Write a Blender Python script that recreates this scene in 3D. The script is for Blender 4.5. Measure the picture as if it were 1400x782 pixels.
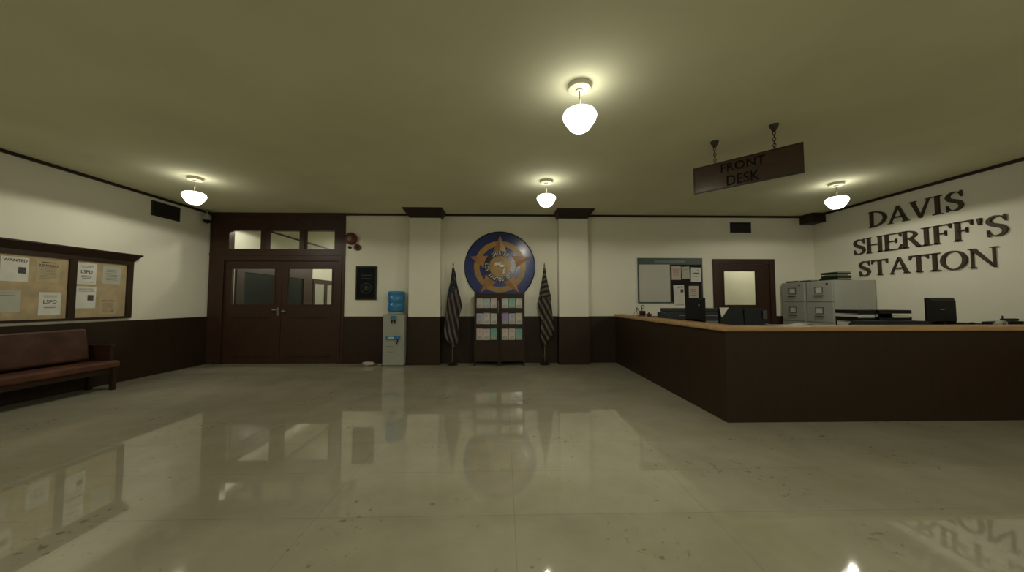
import bpy, bmesh, math, random
from mathutils import Vector, Matrix
for o in list(bpy.data.objects): bpy.data.objects.remove(o, do_unlink=True)
S = bpy.context.scene
COL = S.collection
random.seed(7)
PI = math.pi
# ------------------------------------------------------------------ camera, world, exposure
cam_d = bpy.data.cameras.new('camera'); cam = bpy.data.objects.new('camera', cam_d); COL.objects.link(cam)
cam.location = (0, 0, 1.4)
cam.rotation_euler = (PI/2 + math.atan(22/466), 0, -math.radians(1.3507))
cam_d.sensor_width = 36; cam_d.lens = 466/1400*36; cam_d.clip_start = .05
S.camera = cam
w = bpy.data.worlds.new('world'); S.world = w; w.use_nodes = True
w.node_tree.nodes['Background'].inputs[0].default_value = (.02, .02, .015, 1)
w.node_tree.nodes['Background'].inputs[1].default_value = 1
S.view_settings.view_transform = 'Standard'; S.view_settings.look = 'None'
S.view_settings.gamma = 1; S.view_settings.use_curve_mapping = False
S.view_settings.exposure = 0.0
LAMP_DOWN = 17.0      # watts of each pendant's downward bulb
LAMP_UP = 1.7         # watts escaping over the bowl
LAMP_COL = (1.0, .97, .80)
CEIL = 3.46; BACK = 7.95; LEFT = -6.77; RIGHT = 7.42; REAR = -3.5; DADO = 1.07

# ------------------------------------------------------------------ materials
def mat(name, col, rough=.6, var=.08, scale=4., metal=0., spec=.5, bump=0., stretch=None, col2=None, coat=0.):
    m = bpy.data.materials.new(name); m.use_nodes = True
    nt = m.node_tree; b = nt.nodes['Principled BSDF']
    tc = nt.nodes.new('ShaderNodeTexCoord'); mp = nt.nodes.new('ShaderNodeMapping')
    nt.links.new(tc.outputs['Object'], mp.inputs[0])
    if stretch: mp.inputs['Scale'].default_value = stretch
    n = nt.nodes.new('ShaderNodeTexNoise'); n.inputs['Scale'].default_value = scale; n.inputs['Detail'].default_value = 5
    nt.links.new(mp.outputs[0], n.inputs['Vector'])
    r = nt.nodes.new('ShaderNodeValToRGB'); nt.links.new(n.outputs['Fac'], r.inputs[0])
    a = [max(0, c*(1-var)) for c in col]; c2 = col2 or [min(1, c*(1+var)) for c in col]
    r.color_ramp.elements[0].position = .3; r.color_ramp.elements[1].position = .7
    r.color_ramp.elements[0].color = (*a, 1); r.color_ramp.elements[1].color = (*c2, 1)
    nt.links.new(r.outputs[0], b.inputs['Base Color'])
    b.inputs['Roughness'].default_value = rough; b.inputs['Metallic'].default_value = metal
    b.inputs['Specular IOR Level'].default_value = spec; b.inputs['Coat Weight'].default_value = coat
    if bump:
        bp = nt.nodes.new('ShaderNodeBump'); bp.inputs['Strength'].default_value = bump; bp.inputs['Distance'].default_value = .01
        nt.links.new(n.outputs['Fac'], bp.inputs['Height']); nt.links.new(bp.outputs[0], b.inputs['Normal'])
    return m
def emit(name, col, s):
    m = bpy.data.materials.new(name); m.use_nodes = True; nt = m.node_tree
    nt.nodes.remove(nt.nodes['Principled BSDF']); e = nt.nodes.new('ShaderNodeEmission')
    e.inputs[0].default_value = (*col, 1); e.inputs[1].default_value = s
    nt.links.new(e.outputs[0], nt.nodes['Material Output'].inputs[0]); return m
def glass(name, tint=(1, 1, 1), refl=.06, rough=.02):
    m = bpy.data.materials.new(name); m.use_nodes = True; nt = m.node_tree
    nt.nodes.remove(nt.nodes['Principled BSDF'])
    t = nt.nodes.new('ShaderNodeBsdfTransparent'); t.inputs[0].default_value = (*tint, 1)
    g = nt.nodes.new('ShaderNodeBsdfGlossy'); g.inputs['Roughness'].default_value = rough
    x = nt.nodes.new('ShaderNodeMixShader'); x.inputs[0].default_value = refl
    nt.links.new(t.outputs[0], x.inputs[1]); nt.links.new(g.outputs[0], x.inputs[2])
    nt.links.new(x.outputs[0], nt.nodes['Material Output'].inputs[0]); return m
M = {}
M['paint'] = mat('cream_paint', (.78, .76, .645), .75, .03, 1.2, spec=.2)
M['ceil'] = mat('ceiling_paint', (.72, .71, .50), .85, .05, 1.0, spec=.1)
M['wood'] = mat('dark_wood', (.029, .017, .0095), .5, .12, 3., stretch=(6, 6, .6), spec=.25)
M['redwood'] = mat('reddish_dark_wood', (.042, .020, .012), .45, .15, 3., stretch=(6, 6, .6), spec=.3)
M['tanwood'] = mat('tan_wood', (.42, .26, .125), .45, .2, 3., stretch=(.8, 6, 6), spec=.35)
M['darktop'] = mat('dark_laminate', (.02, .022, .024), .5, .1)
M['black'] = mat('black_plastic', (.008, .008, .008), .5, .2, 8, spec=.2)
M['black2'] = mat('teal_black_plastic', (.010, .013, .014), .5, .2, 8, spec=.2)
M['grey'] = mat('grey_steel', (.38, .38, .335), .45, .04, 3, spec=.4)
M['greyd'] = mat('darker_grey_steel', (.12, .12, .105), .45, .05, 3)
M['white'] = mat('off_white_plastic', (.33, .34, .29), .45, .04, 3)
M['paper'] = mat('white_paper', (.62, .61, .55), .8, .05, 9)
M['paperg'] = mat('greyish_paper', (.42, .42, .35), .8, .05, 9)
M['papery'] = mat('yellowed_paper', (.42, .345, .205), .8, .06, 9)
M['paperp'] = mat('pinkish_paper', (.50, .43, .38), .8, .05, 9)
M['cork'] = mat('cork', (.40, .31, .18), .9, .16, 6, bump=.1)
M['ink'] = mat('black_ink', (.03, .026, .022), .8, .05)
M['inkg'] = mat('grey_ink', (.20, .185, .15), .8, .1)
M['photo'] = mat('dark_photo_print', (.06, .055, .05), .7, .6, 40)
M['inkr'] = mat('brown_ink', (.24, .13, .09), .8, .1)
M['leather'] = mat('dark_red_leather', (.062, .026, .017), .45, .35, 5, spec=.35)
M['leather2'] = mat('worn_red_leather', (.105, .042, .026), .42, .35, 4, spec=.35)
M['blue'] = mat('blue_enamel', (.020, .036, .165), .22, .1, 2, spec=.55)
M['navy'] = mat('dark_navy_enamel', (.006, .009, .03), .25, .1, 2, spec=.6)
M['gold'] = mat('gold_paint', (.34, .195, .045), .35, .25, 6, spec=.5)
M['gold2'] = mat('orange_gold_paint', (.33, .15, .05), .35, .25, 6, spec=.5)
M['letters'] = mat('white_lettering', (.62, .60, .55), .4, .04)
M['red'] = mat('dull_red_enamel', (.13, .018, .014), .35, .15, spec=.5)
M['metal'] = mat('dark_bronze', (.05, .042, .034), .35, .1, metal=.7)
M['chrome'] = mat('dull_steel', (.35, .34, .30), .35, .05, metal=.8)
M['lampmetal'] = mat('cream_metal', (.50, .47, .34), .5, .04)
M['brass'] = mat('aged_brass', (.22, .18, .10), .4, .1, metal=.6)
M['watercap'] = mat('blue_plastic', (.03, .17, .36), .4, .1)
M['vent'] = mat('brown_vent_metal', (.022, .016, .013), .6, .1)
M['teal'] = mat('dark_teal_glass', (.010, .018, .016), .3, .5, .8, spec=.12)
M['board'] = mat('dark_maroon_felt', (.010, .006, .007), .9, .2, 10)
M['whiteb'] = mat('whiteboard_enamel', (.47, .46, .40), .35, .04, 1.5)
M['header'] = mat('grey_green_header', (.055, .075, .062), .5, .1)
M['headert'] = mat('pale_teal_stripe', (.12, .155, .14), .5, .1)
M['greenb'] = mat('dark_green_binder', (.014, .026, .008), .5, .2, 5, spec=.2)
M['letterdk'] = mat('dark_bronze_letters', (.062, .048, .030), .55, .2, 6, spec=.25)
M['mug'] = mat('reddish_brown_ceramic', (.10, .03, .018), .35, .2)
M['printer'] = mat('slate_plastic', (.034, .038, .042), .5, .08, spec=.25)
M['printerl'] = mat('pale_grey_plastic', (.20, .20, .195), .5, .08)
M['lampglow'] = emit('glowing_milk_glass', (1., .97, .86), 5.)
M['glass'] = glass('window_glass', (.96, .97, .95), .02, .3)
M['glassd'] = glass('bookcase_glass', (.97, .97, .97), .015, .1)
M['bottle'] = mat('translucent_blue_bottle', (.03, .20, .42), .2, .15, 3, spec=.5)
M['signwood'] = mat('sign_wood', (.050, .023, .015), .22, .2, 3., stretch=(1, 6, 6), spec=.7)
M['carve'] = mat('sign_lettering', (.008, .006, .005), .6, .1, spec=.1)

# ------------------------------------------------------------------ mesh builder
class MB:
    def __init__(s): s.bm = bmesh.new()
    def box(s, x0, x1, y0, y1, z0, z1, bev=0, T=None):
        vs = [s.bm.verts.new((x, y, z)) for x in (x0, x1) for y in (y0, y1) for z in (z0, z1)]
        fs = [s.bm.faces.new([vs[i] for i in q]) for q in ((0,1,3,2),(4,6,7,5),(0,4,5,1),(2,3,7,6),(0,2,6,4),(1,5,7,3))]
        allv = vs
        if bev:
            es = list({e for f in fs for e in f.edges})
            r = bmesh.ops.bevel(s.bm, geom=es, offset=bev, segments=2, affect='EDGES', profile=.5)
            allv = list({v for f in r['faces'] for v in f.verts} | {v for v in vs if v.is_valid})
        if T is not None: bmesh.ops.transform(s.bm, matrix=T, verts=allv)
        return s
    def lathe(s, prof, c=(0, 0, 0), n=24, T=None, cap=True):
        rings = []
        for r, z in prof:
            rings.append([s.bm.verts.new((r*math.cos(2*PI*i/n), r*math.sin(2*PI*i/n), z)) for i in range(n)])
        for a, b in zip(rings, rings[1:]):
            for i in range(n): s.bm.faces.new((a[i], a[(i+1) % n], b[(i+1) % n], b[i]))
        if cap: s.bm.faces.new(list(reversed(rings[0]))); s.bm.faces.new(rings[-1])
        Mx = Matrix.Translation(c) @ (T if T is not None else Matrix.Identity(4))
        bmesh.ops.transform(s.bm, matrix=Mx, verts=[v for r in rings for v in r]); return s
    def tube(s, pts, r, n=8, close=False):
        pts = [Vector(p) for p in pts]; rings = []
        N = len(pts); rs = r if isinstance(r, (list, tuple)) else [r]*N
        for i, p in enumerate(pts):
            a = pts[(i-1) % N] if (close or i) else p; b = pts[(i+1) % N] if (close or i < N-1) else p
            d = (b-a).normalized(); up = Vector((0, 0, 1)) if abs(d.z) < .9 else Vector((1, 0, 0))
            u = d.cross(up).normalized(); v = d.cross(u)
            rings.append([s.bm.verts.new(p + rs[i]*(u*math.cos(2*PI*k/n)+v*math.sin(2*PI*k/n))) for k in range(n)])
        for i in range(N if close else N-1):
            A, B = rings[i], rings[(i+1) % N]
            for k in range(n): s.bm.faces.new((A[k], A[(k+1) % n], B[(k+1) % n], B[k]))
        if not close: s.bm.faces.new(list(reversed(rings[0]))); s.bm.faces.new(rings[-1])
        return s
    def frustum(s, lo, hi, z0, z1):      # lo, hi = (x0,x1,y0,y1)
        a = [s.bm.verts.new((x, y, z0)) for x, y in ((lo[0], lo[2]), (lo[1], lo[2]), (lo[1], lo[3]), (lo[0], lo[3]))]
        b = [s.bm.verts.new((x, y, z1)) for x, y in ((hi[0], hi[2]), (hi[1], hi[2]), (hi[1], hi[3]), (hi[0], hi[3]))]
        s.bm.faces.new(list(reversed(a))); s.bm.faces.new(b)
        for i in range(4): s.bm.faces.new((a[i], a[(i+1) % 4], b[(i+1) % 4], b[i]))
        return s
    def prism(s, pts, d, f):             # polygon pts (u,v), depth d, f(u,v,w)->xyz
        a = [s.bm.verts.new(f(u, v, 0)) for u, v in pts]; b = [s.bm.verts.new(f(u, v, d)) for u, v in pts]
        s.bm.faces.new(a); s.bm.faces.new(list(reversed(b)))
        n = len(pts)
        for i in range(n): s.bm.faces.new((a[i], b[i], b[(i+1) % n], a[(i+1) % n]))
        return s
    def mesh(s, me, f):
        off = [s.bm.verts.new(f(Vector(v.co))) for v in me.vertices]
        for p in me.polygons:
            try: s.bm.faces.new([off[i] for i in p.vertices])
            except ValueError: pass
        return s
    def build(s, name, m, parent=None, world=False, smooth=False, bevel=0, sub=0):
        bmesh.ops.recalc_face_normals(s.bm, faces=s.bm.faces)
        me = bpy.data.meshes.new(name); s.bm.to_mesh(me); s.bm.free()
        if smooth:
            for p in me.polygons: p.use_smooth = True
            me.set_sharp_from_angle(angle=math.radians(38))
        me.materials.append(m if not isinstance(m, str) else M[m])
        o = bpy.data.objects.new(name, me); COL.objects.link(o)
        if world and parent is not None:
            t = Vector((0, 0, 0)); q = parent
            while q is not None: t += q.location; q = q.parent
            me.transform(Matrix.Translation(-t))
        if parent is not None: o.parent = parent
        if bevel:
            b = o.modifiers.new('bevel', 'BEVEL'); b.width = bevel; b.segments = 2; b.limit_method = 'ANGLE'
        if sub:
            b = o.modifiers.new('sub', 'SUBSURF'); b.levels = sub; b.render_levels = sub
        return o
def thing(name, label, cat, loc=(0, 0, 0), rz=0, group=None):
    o = bpy.data.objects.new(name, None); COL.objects.link(o); o.location = loc; o.rotation_euler = (0, 0, rz)
    o.empty_display_size = .1
    o['label'] = label; o['category'] = cat
    if group: o['group'] = group
    return o
def tag(o, label, cat, group=None):
    o['label'] = label; o['category'] = cat
    if group: o['group'] = group
    return o
def origin_to(o, p):                     # mesh object built in world coordinates: move its origin to p
    o.data.transform(Matrix.Translation(-Vector(p))); o.location = p; return o
def struct(o): o['kind'] = 'structure'; return o
def copy_tree(o, parent=None):
    c = o.copy(); COL.objects.link(c); c.parent = parent
    for ch in list(o.children): copy_tree(ch, c)
    return c
_font_cache = {}
def text_mesh(body, size, depth=.001, align='CENTER', spacing=1.0, bold=0.0):
    cu = bpy.data.curves.new('txt', 'FONT'); cu.body = body; cu.size = size; cu.extrude = depth/2; cu.offset = bold*size
    cu.align_x = align; cu.align_y = 'CENTER'; cu.space_character = spacing; cu.resolution_u = 3
    o = bpy.data.objects.new('txt', cu); COL.objects.link(o)
    dg = bpy.context.evaluated_depsgraph_get()
    me = bpy.data.meshes.new_from_object(o.evaluated_get(dg))
    bpy.data.objects.remove(o); bpy.data.curves.remove(cu)
    return me

# ------------------------------------------------------------------ floor
def floor_mat():
    m = bpy.data.materials.new('polished_stone_slabs'); m.use_nodes = True; nt = m.node_tree; b = nt.nodes['Principled BSDF']
    N = nt.nodes.new; L = nt.links.new
    tc = N('ShaderNodeTexCoord')
    mp = N('ShaderNodeMapping'); mp.inputs['Location'].default_value = (-.07, .03, 0); L(tc.outputs['Object'], mp.inputs[0])
    br = N('ShaderNodeTexBrick'); br.inputs['Scale'].default_value = 1; br.inputs['Brick Width'].default_value = 1.29
    br.inputs['Row Height'].default_value = .585; br.inputs['Mortar Size'].default_value = .0025; br.inputs['Mortar Smooth'].default_value = .3
    br.offset = .0; br.inputs['Bias'].default_value = 0
    br.inputs['Color1'].default_value = (.385, .362, .275, 1); br.inputs['Color2'].default_value = (.395, .372, .285, 1)
    br.inputs['Mortar'].default_value = (.30, .275, .20, 1); L(mp.outputs[0], br.inputs['Vector'])
    n1 = N('ShaderNodeTexNoise'); n1.inputs['Scale'].default_value = .9; n1.inputs['Detail'].default_value = 6; n1.inputs['Roughness'].default_value = .65
    L(tc.outputs['Object'], n1.inputs['Vector'])
    r1 = N('ShaderNodeValToRGB'); r1.color_ramp.elements[0].position = .32; r1.color_ramp.elements[1].position = .68
    r1.color_ramp.elements[0].color = (.84, .83, .80, 1); r1.color_ramp.elements[1].color = (1.14, 1.14, 1.14, 1); L(n1.outputs['Fac'], r1.inputs[0])
    mx = N('ShaderNodeMix'); mx.data_type = 'RGBA'; mx.blend_type = 'MULTIPLY'; mx.inputs[0].default_value = 1
    L(br.outputs['Color'], mx.inputs[6]); L(r1.outputs[0], mx.inputs[7])
    # olive patches
    n2 = N('ShaderNodeTexNoise'); n2.inputs['Scale'].default_value = 2.1; n2.inputs['Detail'].default_value = 4; L(tc.outputs['Object'], n2.inputs['Vector'])
    r2 = N('ShaderNodeValToRGB'); r2.color_ramp.elements[0].position = .56; r2.color_ramp.elements[1].position = .72
    r2.color_ramp.elements[0].color = (0, 0, 0, 1); r2.color_ramp.elements[1].color = (.5, .5, .5, 1); L(n2.outputs['Fac'], r2.inputs[0])
    m2 = N('ShaderNodeMix'); m2.data_type = 'RGBA'; L(r2.outputs[0], m2.inputs[0]); L(mx.outputs[2], m2.inputs[6]); m2.inputs[7].default_value = (.345, .325, .195, 1)
    # dark specks
    n3 = N('ShaderNodeTexNoise'); n3.inputs['Scale'].default_value = 17; n3.inputs['Detail'].default_value = 3; L(tc.outputs['Object'], n3.inputs['Vector'])
    n4 = N('ShaderNodeTexNoise'); n4.inputs['Scale'].default_value = 1.6; n4.inputs['Detail'].default_value = 2; L(tc.outputs['Object'], n4.inputs['Vector'])
    ad = N('ShaderNodeMath'); ad.operation = 'MULTIPLY_ADD'; L(n4.outputs['Fac'], ad.inputs[0]); ad.inputs[1].default_value = .55; L(n3.outputs['Fac'], ad.inputs[2])
    r3 = N('ShaderNodeValToRGB'); r3.color_ramp.elements[0].position = .985; r3.color_ramp.elements[1].position = 1.0
    mr = N('ShaderNodeMapRange'); mr.inputs[1].default_value = .955; mr.inputs[2].default_value = 1.05; mr.inputs[3].default_value = 0; mr.inputs[4].default_value = .6
    L(ad.outputs[0], mr.inputs[0])
    m3 = N('ShaderNodeMix'); m3.data_type = 'RGBA'; L(mr.outputs[0], m3.inputs[0]); L(m2.outputs[2], m3.inputs[6]); m3.inputs[7].default_value = (.13, .11, .07, 1)
    L(m3.outputs[2], b.inputs['Base Color'])
    b.inputs['Roughness'].default_value = .035; b.inputs['IOR'].default_value = 1.5; b.inputs['Specular IOR Level'].default_value = 1.0
    return m
M['floor'] = floor_mat()
XL, XR, YF = LEFT-.15, RIGHT+.15, 16.2
struct(MB().box(XL, XR, REAR-.15, YF, -.12, 0).build('floor', 'floor'))
struct(MB().box(XL, XR, REAR-.15, YF, CEIL, CEIL+.12).build('ceiling', 'ceil'))
struct(MB().box(LEFT-.12, LEFT, REAR, YF, 0, CEIL).build('wall_left', 'paint'))
struct(MB().box(RIGHT, RIGHT+.12, REAR, 11, 0, CEIL).build('wall_right', 'paint'))
struct(MB().box(LEFT-.12, RIGHT+.12, REAR-.12, REAR, 0, CEIL).build('wall_rear', 'paint'))
D2A, D2B, D2H = 4.95, 6.43, 2.42           # doorway behind the counter
wb = MB()
wb.box(-3.68, D2A, BACK, BACK+.15, 0, CEIL); wb.box(D2A, D2B, BACK, BACK+.15, D2H, CEIL); wb.box(D2B, RIGHT, BACK, BACK+.15, 0, CEIL)
struct(wb.build('wall_back', 'paint'))
struct(MB().box(LEFT, -2.6, 16.05, 16.17, 0, CEIL).box(-2.7, -2.6, BACK+.15, 16.05, 0, CEIL).build('wall_corridor', 'paint'))
struct(MB().box(3.9, RIGHT, 9.2, 9.3, 0, CEIL).box(3.8, 3.9, BACK+.15, 9.3, 0, CEIL).build('wall_office', 'paint'))
# pilasters
PIL = {'left': (-2.14, -1.44), 'right': (1.25, 1.92)}
for side, (a, b) in PIL.items():
    struct(MB().box(a, b, 7.70, BACK, DADO, CEIL).build('wall_pilaster_'+side, 'paint'))
# dark wainscot and trims
T = .025
t = MB(); t.box(LEFT, LEFT+T, REAR, BACK, 0, DADO); struct(t.build('trim_1', 'wood'))
t = MB(); t.box(RIGHT-T, RIGHT, REAR, BACK, 0, DADO); struct(t.build('trim_2', 'wood'))
t = MB(); t.box(-3.68, D2A, BACK-T, BACK, 0, DADO).box(D2B, RIGHT-T, BACK-T, BACK, 0, DADO)
for a, b in PIL.values(): t.box(a-.012, b+.012, 7.685, BACK-T, 0, DADO)
struct(t.build('trim_3', 'wood'))
t = MB(); c = .045
t.box(LEFT, LEFT+.035, REAR, BACK-.04, CEIL-c, CEIL); struct(t.build('trim_4', 'wood'))
t = MB(); t.box(RIGHT-.035, RIGHT, REAR, BACK-.36, CEIL-c, CEIL); struct(t.build('trim_5', 'wood'))
t = MB(); t.box(-3.68, RIGHT-.33, BACK-.035, BACK, CEIL-c, CEIL); struct(t.build('trim_6', 'wood'))
t = MB()
for a, b in PIL.values(): t.frustum((a, b, 7.70, BACK-.036), (a-.09, b+.09, 7.36, BACK-.036), CEIL-.15, CEIL-.001)
struct(t.build('trim_7', 'wood'))
t = MB(); t.box(RIGHT-.32, RIGHT-.001, BACK-.35, BACK-.001, CEIL-.21, CEIL-.001); struct(t.build('trim_8', 'wood', bevel=.01))
t = MB(); t.box(LEFT, LEFT+.035, BACK+.16, 16, CEIL-c, CEIL); struct(t.build('trim_9', 'wood'))

# ------------------------------------------------------------------ entrance double door with transom (door_1)
d1 = bpy.data.objects.new('door_1', None); COL.objects.link(d1); d1.location = (-5.19, BACK, 0); struct(d1)
FX0, FX1 = -6.74, -3.68
TR = [(-6.31, -5.60), (-5.48, -4.72), (-4.62, -3.92)]; TZ = (2.62, 3.06)
f = MB(); y0, y1 = BACK-.03, BACK+.13
f.box(FX0, FX1, y0, y1, TZ[1], CEIL-.002)
f.box(FX0, FX1, y0, y1, 2.37, TZ[0])
xs = [FX0] + [v for p in TR for v in p] + [FX1]
for i in range(0, len(xs), 2): f.box(xs[i], xs[i+1], y0, y1, TZ[0], TZ[1])
f.box(FX0, -6.42, y0, y1, 0, 2.37); f.box(-3.77, FX1, y0, y1, 0, 2.37)
# casing mouldings
f.box(-6.46, -6.40, y0-.015, y0, 0, 2.41).box(-3.80, -3.74, y0-.015, y0, 0, 2.41).box(-6.40, -3.80, y0-.015, y0, 2.35, 2.41)
f.box(FX0, FX1, y0-.03, y0, CEIL-.09, CEIL-.002).box(FX0, FX1, y0-.012, y0, 2.47, 2.52)
f.build('door_frame', 'redwood', d1, True)
for a, b in TR:
    MB().box(a, b, BACK+.04, BACK+.05, *TZ).build('transom_pane', 'glass', d1, True)
for k, (lx0, lx1, wx0, wx1) in enumerate([(-6.415, -5.115, -6.23, -5.27), (-5.105, -3.775, -4.965, -3.97)]):
    ly0, ly1 = BACK+.0, BACK+.045; zt = 2.355; W0, W1 = 1.345, 2.165
    l = MB(); l.box(lx0, wx0, ly0, ly1, .004, zt).box(wx1, lx1, ly0, ly1, .004, zt).box(wx0, wx1, ly0, ly1, .004, W0).box(wx0, wx1, ly0, ly1, W1, zt)
    leaf = l.build('door_leaf', 'redwood', d1, True)
    q = MB(); e = .025
    q.box(wx0-e, wx1+e, ly0-.012, ly0, W0-e, W0).box(wx0-e, wx1+e, ly0-.012, ly0, W1, W1+e).box(wx0-e, wx0, ly0-.012, ly0, W0, W1).box(wx1, wx1+e, ly0-.012, ly0, W0, W1)
    q.build('window_bead', 'redwood', leaf, True)
    MB().box(wx0, wx1, ly0+.015, ly0+.023, W0, W1).build('glass_pane', 'glass', leaf, True)
    q = MB()
    q.box(wx0+.05, wx1-.1, ly0-.010, ly0, 1.02, 1.055); q.box(wx0, wx1, ly0-.01, ly0, .14, .17)
    q.build('panel_moulding', 'wood', leaf, True)
    if k == 0:
        h = MB(); h.lathe([(.03, 0), (.03, .02)], (-5.17, ly0, 1.215), 14, Matrix.Rotation(PI/2, 4, 'X'))
        h.tube([(-5.17, ly0-.01, 1.215), (-5.17, ly0-.06, 1.215), (-5.27, ly0-.06, 1.225)], .012, 8)
        h.box(-5.19, -5.15, ly0-.008, ly0, 1.09, 1.27)
        h.build('door_handle', 'chrome', leaf, True, smooth=True)
    else:
        h = MB(); h.lathe([(.03, 0), (.03, .02)], (-5.055, ly0, 1.19), 14, Matrix.Rotation(PI/2, 4, 'X'))
        h.tube([(-5.055, ly0-.01, 1.19), (-5.055, ly0-.06, 1.19), (-4.97, ly0-.06, 1.19)], .012, 8)
        h.build('door_handle', 'chrome', leaf, True, smooth=True)
# door behind the counter (door_2)
d2 = bpy.data.objects.new('door_2', None); COL.objects.link(d2); d2.location = (5.69, BACK, 0); struct(d2)
gx0, gx1, gz0, gz1 = 5.21, 5.99, 1.335, 2.13
f = MB(); f.box(D2A, 5.07, BACK-.035, BACK+.13, 0, D2H).box(6.31, D2B, BACK-.035, BACK+.13, 0, D2H).box(5.07, 6.31, BACK-.035, BACK+.13, 2.30, D2H)
f.build('door_frame', 'redwood', d2, True)
l = MB(); ya, yb = BACK-.01, BACK+.04
l.box(5.075, gx0, ya, yb, .012, 2.295).box(gx1, 6.305, ya, yb, .012, 2.295).box(gx0, gx1, ya, yb, .012, gz0).box(gx0, gx1, ya, yb, gz1, 2.295)
leaf2 = l.build('door_leaf', 'redwood', d2, True)
l = MB(); e = .03
l.box(gx0-e, gx0, ya-.015, ya, gz0-e, gz1+e).box(gx1, gx1+.09, ya-.03, ya, gz0-e, gz1+e).box(gx0, gx1, ya-.015, ya, gz0-e, gz0).box(gx0, gx1, ya-.015, ya, gz1, gz1+e)
l.build('window_bead', 'redwood', leaf2, True)
MB().box(gx0, gx1, ya+.02, ya+.028, gz0, gz1).build('glass_pane', 'glass', leaf2, True)

# corridor windows on the left wall beyond the entrance door
def corridor_window(n, yA, yB, zA, zB, fr, panes, pm):
    o = bpy.data.objects.new('window_%d' % n, None); COL.objects.link(o); o.location = (LEFT, (yA+yB)/2, 0); struct(o)
    m = MB(); x0, x1 = LEFT+.001, LEFT+.06
    m.box(x0, x1, yA, yB, zB-fr, zB).box(x0, x1, yA, yB, zA, zA+fr)
    k = len(panes)
    edges = [yA] + [v for p in panes for v in p] + [yB]
    for i in range(0, len(edges), 2): m.box(x0, x1, edges[i], edges[i+1], zA+fr, zB-fr)
    m.build('window_frame', 'redwood', o, True)
    for a, b in panes: MB().box(x0, x0+.02, a, b, zA+fr, zB-fr).build('window_pane', pm, o, True)
corridor_window(1, 8.71, 12.08, .0, 2.58, .40, [(8.97, 10.28), (10.36, 11.58)], 'teal')
MB().box(LEFT+.001, LEFT+.05, 11.60, 11.90, .42, 2.17).build('window_side_pane', 'greyd', bpy.data.objects['window_1'], True)
corridor_window(2, 12.17, 15.0, .0, 2.22, .15, [(12.27, 12.95), (13.11, 13.9), (14.05, 14.85)], 'paperg')

# ------------------------------------------------------------------ pendant lamps
def make_lamp():
    o = thing('pendant_lamp', '', 'lamp', (0, 0, CEIL))
    MB().lathe([(.105, -.045), (.108, -.04), (.108, 0)], n=32).build('ceiling_disc', 'lampmetal', o, smooth=True)
    MB().lathe([(.032, -.062), (.03, -.046), (.008, -.046)], n=16).build('disc_boss', 'lampmetal', o, smooth=True)
    MB().lathe([(.007, -.25), (.007, -.05)], n=10).build('rod', 'brass', o, smooth=True)
    MB().lathe([(.02, -.240), (.07, -.246), (.12, -.256), (.148, -.274), (.160, -.305), (.152, -.335), (.122, -.385), (.094, -.424), (.072, -.440), (.03, -.445)], n=32).build('glass_bowl', 'lampglow', o, smooth=True)
    return o
def lamp_lights(o):
    d = bpy.data.lights.new('pendant_bulb', 'SPOT'); d.energy = LAMP_DOWN*4; d.color = LAMP_COL; d.spot_size = math.radians(178); d.spot_blend = .12; d.shadow_soft_size = .04
    b = bpy.data.objects.new('pendant_bulb', d); COL.objects.link(b); b.parent = o; b.location = (0, 0, -.45)
    d = bpy.data.lights.new('pendant_uplight', 'POINT'); d.energy = LAMP_UP; d.color = LAMP_COL; d.shadow_soft_size = .05
    b = bpy.data.objects.new('pendant_uplight', d); COL.objects.link(b); b.parent = o; b.location = (.03, 0, -.16)
LX = (-5.12, .715, 5.75); LY = (5.68, 3.13, .6, -1.9)
LL = {(1, 1): 'nearest glowing white pendant lamp in the middle of the ceiling',
      (1, 0): 'small glowing pendant lamp in front of the round wall medallion',
      (0, 0): 'glowing pendant lamp by the left wall vent',
      (2, 0): 'glowing pendant lamp near the big wall letters on the right'}
proto = make_lamp(); lamp_lights(proto); first = True
def put_lamp(x, y, label, k=1.0):
    global first
    o = proto if first else copy_tree(proto); first = False
    o.location = (x, y, CEIL); o['label'] = label; o['group'] = 'pendant lamps on the ceiling'
    if k != 1.0:
        for c_ in o.children:
            if c_.type == 'LIGHT' and c_.data.type == 'SPOT': c_.data = c_.data.copy(); c_.data.energy *= k
KL = {(0, 0): 1.05, (1, 0): .43, (2, 0): .76}
for j, y in enumerate(LY):
    for i, x in enumerate(LX):
        if j == 1 and i != 1: continue
        put_lamp(x, y, LL.get((i, j), 'pendant lamp %s, %s' % (('near the left wall', 'along the middle of the room', 'over the right side')[i], ('in the back row', 'just outside the view', 'behind the viewer', 'in the rearmost row')[j])), KL.get((i, j), 1.0))
put_lamp(-5.0, 11.8, 'pendant lamp in the corridor nearest the double door', 1.4)
put_lamp(-5.0, 14.2, 'rear pendant lamp in the corridor beyond the double door', 1.0)
put_lamp(6.45, 8.72, 'pendant lamp in the office behind the counter door', .55)
o = thing('added_corridor_lamp', 'added unseen round lamp brightening the corridor wall, hidden behind the door header', 'lamp', (-5.90, 8.52, CEIL))  # unseen lamp added to brighten the corridor wall behind the transom
MB().lathe([(.105, -.03), (.11, 0)], n=28).build('ceiling_plate', 'lampmetal', o, smooth=True)
MB().lathe([(.02, -.10), (.06, -.09), (.09, -.06), (.10, -.03)], n=28).build('diffuser', 'lampglow', o, smooth=True)
d = bpy.data.lights.new('added_corridor_bulb', 'SPOT'); d.energy = LAMP_DOWN*4*.5; d.color = LAMP_COL; d.spot_size = math.radians(178); d.spot_blend = .12; d.shadow_soft_size = .05
b = bpy.data.objects.new('added_corridor_bulb', d); COL.objects.link(b); b.parent = o; b.location = (0, 0, -.19)

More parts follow.
